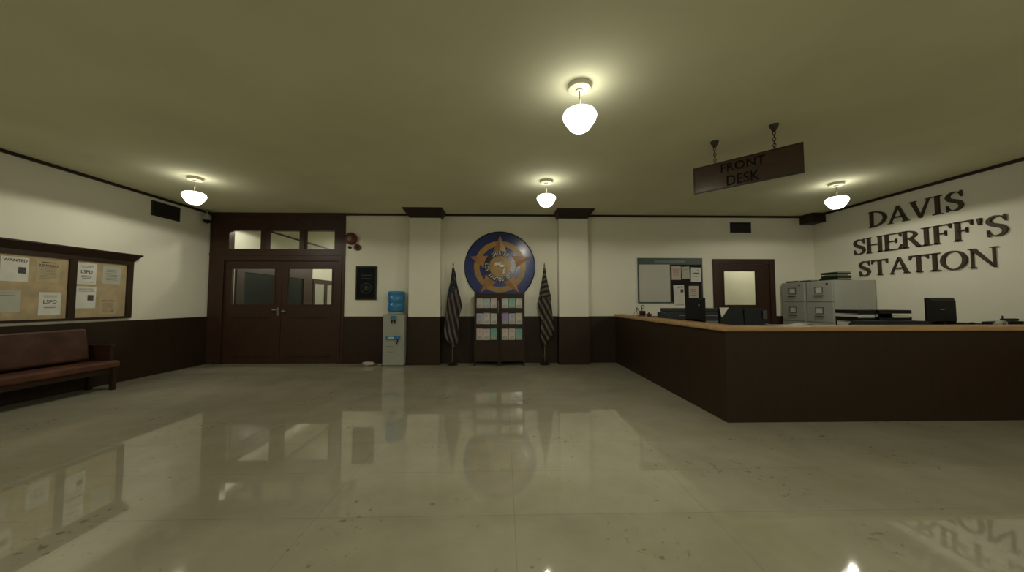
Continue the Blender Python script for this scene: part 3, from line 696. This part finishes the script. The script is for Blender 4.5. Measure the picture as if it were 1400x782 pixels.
# ------------------------------------------------------------------ wall fittings, back wall
o = thing('fire_alarm_bell', 'red round fire alarm bell beside the door frame', 'alarm bell', (-3.535, BACK, 2.865))
RX = Matrix.Rotation(PI/2, 4, 'X')
MB().lathe([(.06, 0), (.06, .05)], n=20, T=RX).build('back_plate', 'black', o)
MB().lathe([(.14, .03), (.143, .05), (.128, .085), (.085, .105), (.02, .11)], n=32, T=RX).build('gong', 'red', o, smooth=True)
MB().lathe([(.055, .104), (.05, .115), (.01, .12)], n=20, T=RX).build('gong_plate', 'greyd', o, smooth=True)
o = thing('alarm_buzzer', 'small dark red round buzzer below the red bell', 'alarm', (-3.40, BACK, 2.665))
MB().lathe([(.075, 0), (.075, .04), (.06, .055), (.035, .06)], n=24, T=RX).build('housing', 'red', o, smooth=True)
MB().lathe([(.032, .058), (.03, .066), (.005, .068)], n=16, T=RX).build('button', 'black', o, smooth=True)
o = MB().lathe([(.034, 0), (.034, .03), (.02, .04)], n=18, T=RX).build('alarm_strobe', 'black', smooth=True); o.location = (-3.575, BACK, 2.665)
tag(o, 'tiny black round alarm strobe under the left of the red bell', 'alarm')
o = thing('framed_plaque', 'dark framed plaque with a faint round emblem above the dado', 'plaque', (-3.18, BACK, 1.84))
fx, fz = .235, .39; f = MB()
f.box(-fx, fx, -.03, 0, fz-.035, fz).box(-fx, fx, -.03, 0, -fz, -fz+.035).box(-fx, -fx+.03, -.03, 0, -fz+.035, fz-.035).box(fx-.03, fx, -.03, 0, -fz+.035, fz-.035)
f.build('frame', mat('olive_black_frame', (.018, .018, .009), .5, spec=.2), o)
MB().box(-fx+.03, fx-.03, -.012, 0, -fz+.035, fz-.035).build('backing', mat('blue_black_felt', (.006, .008, .009), .6, .2, spec=.1), o)
ms = mat('faint_grey_emblem', (.035, .037, .034), .6, .25, 9, spec=.2)
MB().lathe([(.125, 0), (.125, .004), (.105, .004), (.105, 0)], (0, -.012, -.12), 32, RX, cap=False).lathe([(.06, 0), (.055, .006), (.01, .008)], (0, -.012, -.12), 24, RX).build('emblem', ms, o)
MB().box(-.12, .12, -.014, -.011, .17, .19).box(-.12, .12, -.014, -.011, .10, .112).build('text_line', mat('faint_text', (.022, .025, .028), .6), o)

def vent(name, label, loc, w_, h_, axis):
    o = thing(name, label, 'vent', loc, 0, None)
    a = w_/2; z = h_/2; m = MB()
    def bx(u0, u1, d0, d1, z0, z1):
        if axis == 'Y': m.box(u0, u1, -d1, -d0, z0, z1)
        else: m.box(d0, d1, u0, u1, z0, z1)
    bx(-a, a, .0, .02, z-.02, z); bx(-a, a, 0, .02, -z, -z+.02); bx(-a, -a+.02, 0, .02, -z+.02, z-.02); bx(a-.02, a, 0, .02, -z+.02, z-.02); m.build('frame', 'vent', o)
    m = MB(); bx(-a+.02, a-.02, 0, .004, -z+.02, z-.02); m.build('backing', 'black', o)
    k = int((h_-.04)/.024); m = MB()
    for i in range(k):
        z0 = -z+.024+i*.024
        bx(-a+.02, a-.02, .004, .016, z0, z0+.014)
    m.build('slats', 'vent', o); return o
vent('air_vent', 'dark brown vent grille on the back wall above the counter door', (5.65, BACK, 3.18), .5, .25, 'Y')
vent('air_vent', 'dark brown vent grille high on the left wall', (LEFT, 6.905, 3.215), .57, .29, 'X')
# security camera in the corner
o = thing('security_camera', 'small grey security camera in the ceiling corner by the door frame', 'camera', (-6.64, 7.70, CEIL))
MB().lathe([(.05, -.02), (.05, 0)], n=16).lathe([(.016, -.10), (.016, -.02)], n=10).build('mount', 'printerl', o, smooth=True)
MB().lathe([(.06, -.235), (.078, -.225), (.078, -.15), (.06, -.11), (.03, -.10)], n=24).build('housing', 'white', o, smooth=True)
MB().lathe([(.015, -.30), (.045, -.285), (.068, -.25), (.07, -.23)], n=24).build('dome', 'black', o, smooth=True)

# ------------------------------------------------------------------ notice board behind the counter
o = thing('planning_board', 'combined whiteboard and dark pinboard behind the counter', 'notice board', (3.92, BACK, 1.9))
x0, x1, z0, z1 = 3.15, 4.69, 1.375, 2.44
m = MB(); e = .028
m.box(x0, x0+e, BACK-.03, BACK, z0, z1).box(x1-e, x1, BACK-.03, BACK, z0, z1).box(x0+e, x1-e, BACK-.03, BACK, z0, z0+e).box(x0+e, x1-e, BACK-.03, BACK, z1-e, z1); m.build('frame', 'header', o, True)
MB().box(x0+e, x1-e, BACK-.022, BACK, 2.285, z1-e).build('header', 'header', o, True)
MB().box(3.55, 4.28, BACK-.025, BACK-.02, 2.335, 2.38).build('header_stripe', 'headert', o, True)
MB().box(x0+e, 3.92, BACK-.02, BACK, z0+e, 2.285).build('whiteboard', 'whiteb', o, True)
MB().box(3.92, x1-e, BACK-.02, BACK, z0+e, 2.285).build('pinboard', 'board', o, True)
MB().box(3.915, 3.94, BACK-.028, BACK-.02, z0+e, 2.285).build('divider', 'metal', o, True)

def sheet(label, parts, X_=None, Y_=None, r=(0, 1, 0, 1), m='paper', tilt=0., cat='notice', group='notices on the boards', name='paper_notice'):
    """paper sheet on the back wall (Y_) or on the left wall (X_); r = (a0,a1,z0,z1) extent along the wall"""
    a0, a1, z0, z1 = r; ca, cz = (a0+a1)/2, (z0+z1)/2; w_, h_ = (a1-a0), (z1-z0)
    loc = (ca, Y_, cz) if Y_ is not None else (X_, ca, cz)
    o = thing(name, label, cat, loc, 0, group)
    c_, s_ = math.cos(tilt), math.sin(tilt)
    def P(u, v, d):
        uu, vv = u*c_-v*s_, u*s_+v*c_
        return (uu, -d, vv) if Y_ is not None else (d, uu, vv)
    MB().prism([(-w_/2, -h_/2), (w_/2, -h_/2), (w_/2, h_/2), (-w_/2, h_/2)], .0015, P).build('sheet', m, o)
    g = {}
    for p in parts:
        if p[0] == 't':      # text: ('t', body, v, width, ink)
            _, body, v, wd, ink = p; me = text_mesh(body, .1, .0006, bold=.018)
            xs_ = [q.co.x for q in me.vertices]; k_ = wd*w_/(max(xs_)-min(xs_)); cx_ = (max(xs_)+min(xs_))/2
            MBx = g.setdefault(ink, MB()); MBx.mesh(me, lambda q, v=v, k_=k_, cx_=cx_: Vector(P((q.x-cx_)*k_, v*h_+q.y*k_, .0020+q.z)))
        elif p[0] == 'r':    # bar: ('r', u0,u1,v0,v1, ink)
            _, u0, u1, v0, v1, ink = p; g.setdefault(ink, MB()).prism([(u0*w_, v0*h_), (u1*w_, v0*h_), (u1*w_, v1*h_), (u0*w_, v1*h_)], .0024, P)
    for ink, mbx in g.items(): mbx.build({'ink': 'printed_text', 'inkg': 'fine_print', 'inkr': 'brown_print', 'photo': 'printed_photo'}[ink], ink, o)
    return o
def lines(v0, v1, n, ink='inkg', u0=-.35, u1=.35, seed=1):
    rnd = random.Random(seed); dv = (v0-v1)/n
    return [('r', u0+.06*rnd.random(), u1-.10*rnd.random(), v0-i*dv-dv*.3, v0-i*dv, ink) for i in range(n)]
PB = BACK-.0205
sheet('pinkish notice, first of the upper row on the dark pinboard', lines(.3, -.3, 7, 'inkr', seed=2)+[('r', -.45, .45, .27, .30, 'inkr')], Y_=PB, r=(3.955, 4.175, 1.925, 2.245), m='paperp')
sheet('plain tilted sheet, second of the upper row on the dark pinboard', lines(.3, -.35, 5, seed=3)[:1], Y_=PB, r=(4.195, 4.385, 1.945, 2.235), m='paperg', tilt=.06)
sheet('white notice with dark lettering at the upper right of the pinboard', [('r', -.25, .3, .08, .14, 'ink'), ('r', -.2, .12, -.14, -.10, 'ink'), ('r', .1, .25, .28, .33, 'inkg')], Y_=PB, r=(4.415, 4.655, 1.875, 2.215), m='paper', tilt=-.03)
sheet('long white sheet with small dark photo at the lower left of the pinboard', [('r', .15, .42, .12, .28, 'photo'), ('r', -.1, .4, .36, .42, 'inkg')], Y_=PB-.009, r=(3.99, 4.245, 1.34, 1.80), m='paper', tilt=.04)
sheet('small pale pink notice at the lower right of the pinboard', lines(.25, -.4, 4, seed=5), Y_=PB, r=(4.355, 4.585, 1.49, 1.78), m='paperp')

# ------------------------------------------------------------------ left wall notice board
NBX = LEFT
o = thing('notice_board', 'wide cork notice board in a dark wooden case with crown moulding', 'notice board', (LEFT, 5.4, 1.6))
ya, yb, za_, zb_ = 4.30, 6.33, 1.115, 2.13
m = MB(); xd = LEFT+.05
m.box(LEFT, xd, ya, yb, 2.065, zb_).box(LEFT, xd, ya, yb, za_, 1.15).box(LEFT, xd, ya, 4.38, 1.15, 2.065).box(LEFT, xd, 5.425, 5.515, 1.15, 2.065).box(LEFT, xd, 6.24, yb, 1.15, 2.065)
m.build('frame', 'wood', o, True)
m = MB(); m.frustum((LEFT, LEFT+.05, ya, yb), (LEFT, LEFT+.14, ya-.1, yb+.06), zb_, 2.235); m.box(LEFT, LEFT+.145, ya-.105, yb+.065, 2.235, 2.255); m.build('crown', 'wood', o, True)
for a, b_ in ((4.38, 5.425), (5.515, 6.24)): MB().box(LEFT, LEFT+.02, a, b_, 1.15, 2.065).build('cork_panel', 'cork', o, True)
PX = LEFT+.0205
wanted = [('t', 'WANTED', .36, .86, 'ink'), ('r', .12, .40, -.16, .10, 'photo')]
lspd = [('t', 'LSPD', .08, .60, 'ink'), ('r', -.32, .32, .34, .365, 'inkg'), ('r', -.30, .30, .29, .31, 'inkg'), ('r', -.25, .27, -.12, -.09, 'inkg'), ('r', -.28, .25, -.18, -.15, 'inkg'), ('r', -.22, .22, -.24, -.21, 'inkg')]
def rew(ink): return [('t', 'REWARD', .24, .80, ink), ('r', -.28, .30, .38, .41, ink)] + lines(.12, -.38, 8, 'inkg' if ink == 'ink' else ink, seed=4)
sheet('white wanted poster with small dark photo at the far left of the noticeboard', wanted, X_=PX, r=(4.71, 4.985, 1.685, 2.025), tilt=-.01)
sheet('yellowed reward poster at the top of the left cork panel', rew('ink'), X_=PX, r=(5.06, 5.33, 1.69, 2.02), m='papery')
sheet('white notice with bold letters at the bottom of the left cork panel', lspd, X_=PX, r=(5.11, 5.36, 1.205, 1.545))
sheet('blank greyish sheet low on the left cork panel', lines(.4, -.4, 7, seed=8)[:2], X_=PX, r=(4.66, 4.925, 1.26, 1.56), m='paperg')
sheet('white notice with bold letters at the top of the right cork panel', lspd+[('r', -.4, .4, -.42, -.40, 'inkg')], X_=PX, r=(5.53, 5.79, 1.69, 2.03))
sheet('white wanted sheet with small dark photo low on the right cork panel', [('t', 'WANTED', .36, .74, 'inkg'), ('r', .08, .38, -.14, .12, 'photo'), ('r', -.45, .45, .27, .29, 'inkg')], X_=PX, r=(5.53, 5.80, 1.30, 1.65))
sheet('greyish sheet of fine print at the upper right of the right cork panel', lines(.3, -.35, 7, seed=9), X_=PX, r=(5.88, 6.145, 1.71, 2.01), m='paperg')
sheet('yellowed reward poster low on the right cork panel', rew('inkr')+[('r', .22, .38, -.40, -.26, 'inkg')], X_=PX, r=(5.855, 6.10, 1.19, 1.50), m='papery')

# ------------------------------------------------------------------ bench
bn = thing('bench', 'dark red leather bench against the left wall under the noticeboard', 'bench', (-6.455, 4.61, 0))
BY0, BY1 = -1.2, 1.16      # local Y
q = MB(); q.box(-.20, .205, BY0, BY1, .345, .455); q.build('seat', 'leather2', bn, bevel=.03)
q = MB()
q.prism([(-.20, .47), (-.255, .97), (-.185, .985), (-.10, .50)], BY1-.16-BY0-.1, lambda u_, v_, d: (u_, BY0+.1+d, v_)); q.build('backrest', 'leather', bn, bevel=.03)
for yy in (BY0, BY1-.06):
    q = MB(); q.box(-.25, .09, yy, yy+.055, .455, .67); q.box(-.26, .11, yy-.005, yy+.062, .67, .71); q.build('armrest', 'redwood', bn, bevel=.008)
MB().box(-.18, .18, BY0+.03, BY1-.03, .27, .345).build('apron', 'wood', bn)
for lx in (-.20, .17):
    for ly in (BY0+.06, BY1-.13): MB().box(lx, lx+.055, ly, ly+.055, 0, .345).build('leg', 'wood', bn)

# ------------------------------------------------------------------ desk things
# desktop monitors seen from behind
def monitor(label, loc, rz, w_, h_, dep=.09, sticker=True):
    o = thing('computer_monitor', label, 'monitor', loc, rz, 'black monitors behind the counter')
    zb = .07
    MB().box(-w_/2, w_/2, 0, .035, zb, zb+h_, .008).build('screen_housing', 'black', o)
    m = MB(); a = w_/2
    m.frustum((-a*.96, a*.96, zb+.01, zb+h_-.008), (-a*.72, a*.72, zb+.05, zb+h_-.05), 0, dep)
    bmesh.ops.transform(m.bm, matrix=Matrix(((1, 0, 0, 0), (0, 0, -1, 0), (0, 1, 0, 0), (0, 0, 0, 1))), verts=m.bm.verts); m.build('rear_casing', 'black', o)
    MB().box(-.03, .03, -.03, .03, .01, zb+.06).build('neck', 'black', o); MB().box(-.13, .13, -.09, .11, 0, .014, .004).build('foot', 'black', o)
    MB().box(-w_/2+.012, w_/2-.012, .035, .037, zb+.012, zb+h_-.012).build('screen', 'darktop', o)
    return o, zb
mo, zb_m = monitor('black monitor seen from behind on the front desk, with pale stickers', (6.07, 4.60, WS), .06, .43, .37, .05)
MB().box(.11, .155, -.028, -.02, zb_m+.245, zb_m+.275).build('sticker', 'paperg', mo); MB().box(-.09, -.03, -.054, -.049, zb_m+.205, zb_m+.215).build('logo_strip', 'paperg', mo)
mo2, z_ = monitor('black monitor seen edge on in front of the grey printer', (2.96, 5.22, WS), math.radians(-60), .29, .375, .09)
MB().lathe([(.018, 0), (.018, .004)], (.10, -.085, z_+.26), 14, RX).build('round_sticker', 'paperg', mo2)
# printer
pr = thing('printer', 'wide slate grey printer behind the edge-on monitor', 'printer', (3.40, 6.15, WS))
MB().box(-.52, .48, -.18, .22, 0, .20, .015).build('body', 'printer', pr)
MB().box(-.46, .48, -.16, .22, .203, .27, .015).build('scanner_lid', 'printer', pr)
MB().box(-.30, .38, -.186, -.178, .135, .150).build('paper_slot', 'printerl', pr)
MB().box(.05, .5, -.36, -.19, .0, .05, .006).build('output_tray', 'printerl', pr)
# letter trays
def letter_tray(label, x, y, rz, w_, tiers, solid, paper):
    o = thing('letter_tray', label, 'letter tray', (x, y, WS), rz, 'black letter trays on the front desk')
    a = w_/2; d = .30; th = .118
    for k in range(tiers):
        z = k*th; m = MB()
        m.box(-a, a, 0, d, z, z+.006).box(-a, -a+.006, 0, d, z+.006, z+.06).box(a-.006, a, 0, d, z+.006, z+.06).box(-a+.006, a-.006, d-.006, d, z+.006, z+.06).box(-a+.006, a-.006, 0, .006, z+.006, z+.05)
        if k < tiers-1:
            for px in (-a, a-.012):
                for py in (0, d-.012): m.box(px, px+.012, py, py+.012, z+.006, z+th)
        if solid: m.box(-a, a, .012, .02, z, z+th-.01)
        m.build('tray', 'black2' if solid else 'black', o)
        if paper[k]: MB().box(-a+.01, a-.012, .012, d-.012, z+.007, z+.007+paper[k]).build('paper_stack', 'paper', o)
    m = MB(); m.box(-a, a, 0, d, tiers*th-.012, tiers*th+.035); m.build('top_tray', 'black', o)
    return o
letter_tray('left of the three black letter trays in front of the filing cabinet', 4.92, 4.52, .03, .27, 2, False, (.095, .085))
letter_tray('middle of the three black letter trays, closed front', 5.165, 4.50, 0, .19, 2, True, (.03, .112))
letter_tray('right of the three black letter trays, next to the black monitor', 5.405, 4.52, -.03, .27, 2, False, (.085, .07))
o = MB().frustum((4.52, 5.55, 4.24, 4.48), (4.66, 5.50, 4.30, 4.47), WS, WS+.135).build('desk_mat_riser', 'black2'); tag(origin_to(o, (5.03, 4.36, WS)), 'low dark teal desk organiser base in front of the letter trays', 'organiser')
o = thing('notebook', 'dark purple notebook with pale page edge left of the monitor', 'notebook', (5.745, 4.62, WS))
MB().box(-.08, .075, -.05, .15, 0, .10).build('cover', mat('dark_purple_cover', (.018, .010, .018), .5), o); MB().box(-.03, .07, -.053, -.049, .07, .088).build('pages', 'paper', o)
o = thing('computer_mouse', 'small black mouse beside the black monitor', 'mouse', (6.36, 4.5, WS)); 
MB().lathe([(.045, 0), (.05, .03), (.045, .075), (.025, .10), (.005, .108)], n=16).build('shell', 'black', o, smooth=True)
# corner organisers
o = thing('desk_organiser', 'black sloping desk organiser at the counter corner with white sheet', 'organiser', (3.08, 4.40, WS), 0, 'black organisers at the counter corner')
def org(o, w0, w1, h_, lean):
    m = MB(); m.prism([(-w0, 0), (w0, 0), (w1+lean, h_), (-w1+lean, h_)], .012, lambda u_, v_, d: (u_, d+.09*v_, v_)); m.box(-w0, w0, 0, .20, 0, .012)
    m.prism([(-w1+lean, 0), (w1, 0), (w1+lean*.6, h_*.96), (-w1+lean, h_*.96)], .012, lambda u_, v_, d: (u_, .10+d+.09*v_, v_)); m.build('divider_panels', 'black2', o)
org(o, .16, .13, .315, .02)
o.location = (2.945, 4.34, WS)
q = MB(); q.prism([(-.135, .19), (-.125, .185), (-.03, .308), (-.15, .308)], .004, lambda u_, v_, d: (u_, -.006+d+.09*v_, v_)); q.build('white_sheet', 'paper', o)
o = thing('desk_organiser', 'black upright document holder right of the sloping organiser', 'organiser', (3.265, 4.36, WS), 0, 'black organisers at the counter corner')
org(o, .15, .12, .305, -.005)
q = MB(); q.box(.10, .155, .0, .006, .16, .27); q.build('card_slip', mat('dull_mauve_card', (.07, .06, .058), .7), o)
o = MB().box(3.06, 3.19, 3.985, 4.05, LG, LG+.012, .004).build('stapler_base', 'black'); tag(origin_to(o, (3.12, 4.02, LG)), 'small flat black stapler on the counter ledge near the corner', 'stapler'); o.name = 'stapler'
# paper sheets on the ledge
def ledge_sheet(label, x0, x1, y0, y1, lift, seed):
    m = MB(); n = 14; top = []; bot = []
    for i in range(n+1):
        t_ = i/n; x = x0+(x1-x0)*t_; z = LG+.0015+lift*max(0, math.sin(t_*PI*1.4+seed))
        top.append((m.bm.verts.new((x, y0, z+.003)), m.bm.verts.new((x, y1, z+.003)))); bot.append((m.bm.verts.new((x, y0, z)), m.bm.verts.new((x, y1, z))))
    for i in range(n):
        m.bm.faces.new((top[i][0], top[i+1][0], top[i+1][1], top[i][1])); m.bm.faces.new((bot[i][0], bot[i][1], bot[i+1][1], bot[i+1][0]))
        for s_ in (0, 1): m.bm.faces.new((bot[i][s_], bot[i+1][s_], top[i+1][s_], top[i][s_]))
    m.bm.faces.new((bot[0][0], top[0][0], top[0][1], bot[0][1])); m.bm.faces.new((bot[n][0], bot[n][1], top[n][1], top[n][0]))
    o = m.build('paper_sheet', 'paper'); tag(origin_to(o, ((x0+x1)/2, (y0+y1)/2, LG)), label, 'paper', 'sheets on the counter ledge')
ledge_sheet('curled white sheet on the ledge beside the black organiser', 3.20, 3.50, 3.97, 4.12, .012, 2.2)
ledge_sheet('curled white sheet on the ledge in front of the filing cabinets', 3.51, 3.84, 3.97, 4.12, .016, .2)
# pen cup and clutter at the far end
o = thing('pen_cup', 'small dark pen cup with pens at the far end of the counter ledge', 'pen cup', (2.78, 6.80, LG))
MB().lathe([(.055, 0), (.06, .01), (.058, .105), (.05, .105), (.05, .02)], n=20).build('cup', 'metal', o, smooth=True)
for dx, dy, h_ in ((-.11, 0, .17), (.0, .02, .20), (-.02, -.01, .19)):
    MB().tube([(dx*.2, dy, .015), (dx, dy*1.5, h_)], .006, 6).build('pen', 'black', o)
pts = [(.01+.032*math.cos(2*PI*i/14), 0, .185+.032*math.sin(2*PI*i/14)) for i in range(14)]
MB().tube(pts, .007, 6, True).build('scissor_handle', 'black', o, smooth=True)
o = thing('paper_clip_dish', 'small brown dish right of the pen cup on the ledge', 'dish', (2.775, 6.48, LG)); MB().lathe([(.03, 0), (.05, .03), (.055, .055), (.048, .055), (.028, .012)], n=18).build('bowl', 'mug', o, smooth=True)
MB().lathe([(.03, .04), (.02, .07), (.004, .085)], n=10).build('clip_heap', 'metal', o)
o = MB().box(2.63, 2.76, 6.62, 6.72, LG, LG+.016, .004).build('note_pad', mat('dull_red_cover', (.20, .035, .03), .6)); tag(origin_to(o, (2.69, 6.67, LG)), 'small red note pad on the far counter ledge', 'note pad')
o = thing('stick_frame', 'thin dark wire stand left of the pen cup', 'stand', (2.70, 6.95, LG))
MB().tube([(-.05, 0, .0), (.03, 0, .17), (.05, 0, .0)], .005, 6).tube([(.03, 0, .17), (.03, .06, 0)], .005, 6).build('wire', 'metal', o)
# right end: tape dispenser, telephone, mug
o = thing('tape_dispenser', 'dark tape dispenser at the right edge of the counter', 'tape dispenser', (6.765, 4.5, WS))
MB().prism([(-.075, 0), (.075, 0), (.075, .055), (.04, .11), (-.02, .11), (-.06, .06)], .05, lambda u_, v_, d: (u_, d, v_)).build('body', 'metal', o)
MB().lathe([(.048, -.03), (.048, .03), (.026, .03), (.026, -.03)], (.005, .0, .082), 20, RX, cap=False).build('tape_roll', 'paperg', o, smooth=True)
o = thing('telephone', 'black desk telephone beside the tape dispenser', 'telephone', (7.03, 4.62, WS))
MB().prism([(-.15, 0), (.17, 0), (.17, .115), (-.15, .10)], .20, lambda u_, v_, d: (u_, d-.05, v_)).build('base', 'black', o)
MB().box(-.05, .16, -.02, .04, .118, .15, .012).build('handset', 'black2', o); MB().lathe([(.008, .10), (.007, .19)], (-.03, .02, 0), 8).build('antenna', 'black', o)
o = thing('mug', 'reddish brown mug on the desk behind the telephone', 'mug', (7.12, 4.42, WS))
MB().lathe([(.04, 0), (.045, .01), (.062, .16), (.068, .235), (.06, .235), (.05, .03)], n=22).build('cup', 'mug', o, smooth=True)
MB().tube([(.058, 0, .19), (.105, 0, .18), (.11, 0, .10), (.05, 0, .06)], .01, 8).build('handle', 'mug', o, smooth=True)

# ------------------------------------------------------------------ litter
def crumple(name, label, loc, rx, ry, rz_, seed, m='paper'):
    rnd = random.Random(seed); mb = MB(); bmesh.ops.create_icosphere(mb.bm, subdivisions=3, radius=1)
    from mathutils import noise
    for v in mb.bm.verts:
        k = .78+.45*noise.noise(v.co*2.3+Vector((seed, 0, 0)))
        v.co = Vector((v.co.x*rx*k, v.co.y*ry*k, v.co.z*rz_*k))
    zmin = min(v.co.z for v in mb.bm.verts)
    for v in mb.bm.verts: v.co.z -= zmin
    o = mb.build(name, m); o.location = loc; tag(o, label, 'litter'); return o
crumple('crumpled_paper', 'crumpled greyish paper on the floor left of the water cooler', (-2.98, 7.62, 0), .16, .10, .05, 3, 'paperp')
crumple('paper_scrap', 'tiny paper scrap on the floor touching the water cooler', (-2.73, 7.66, 0), .06, .04, .02, 9, 'paperg')
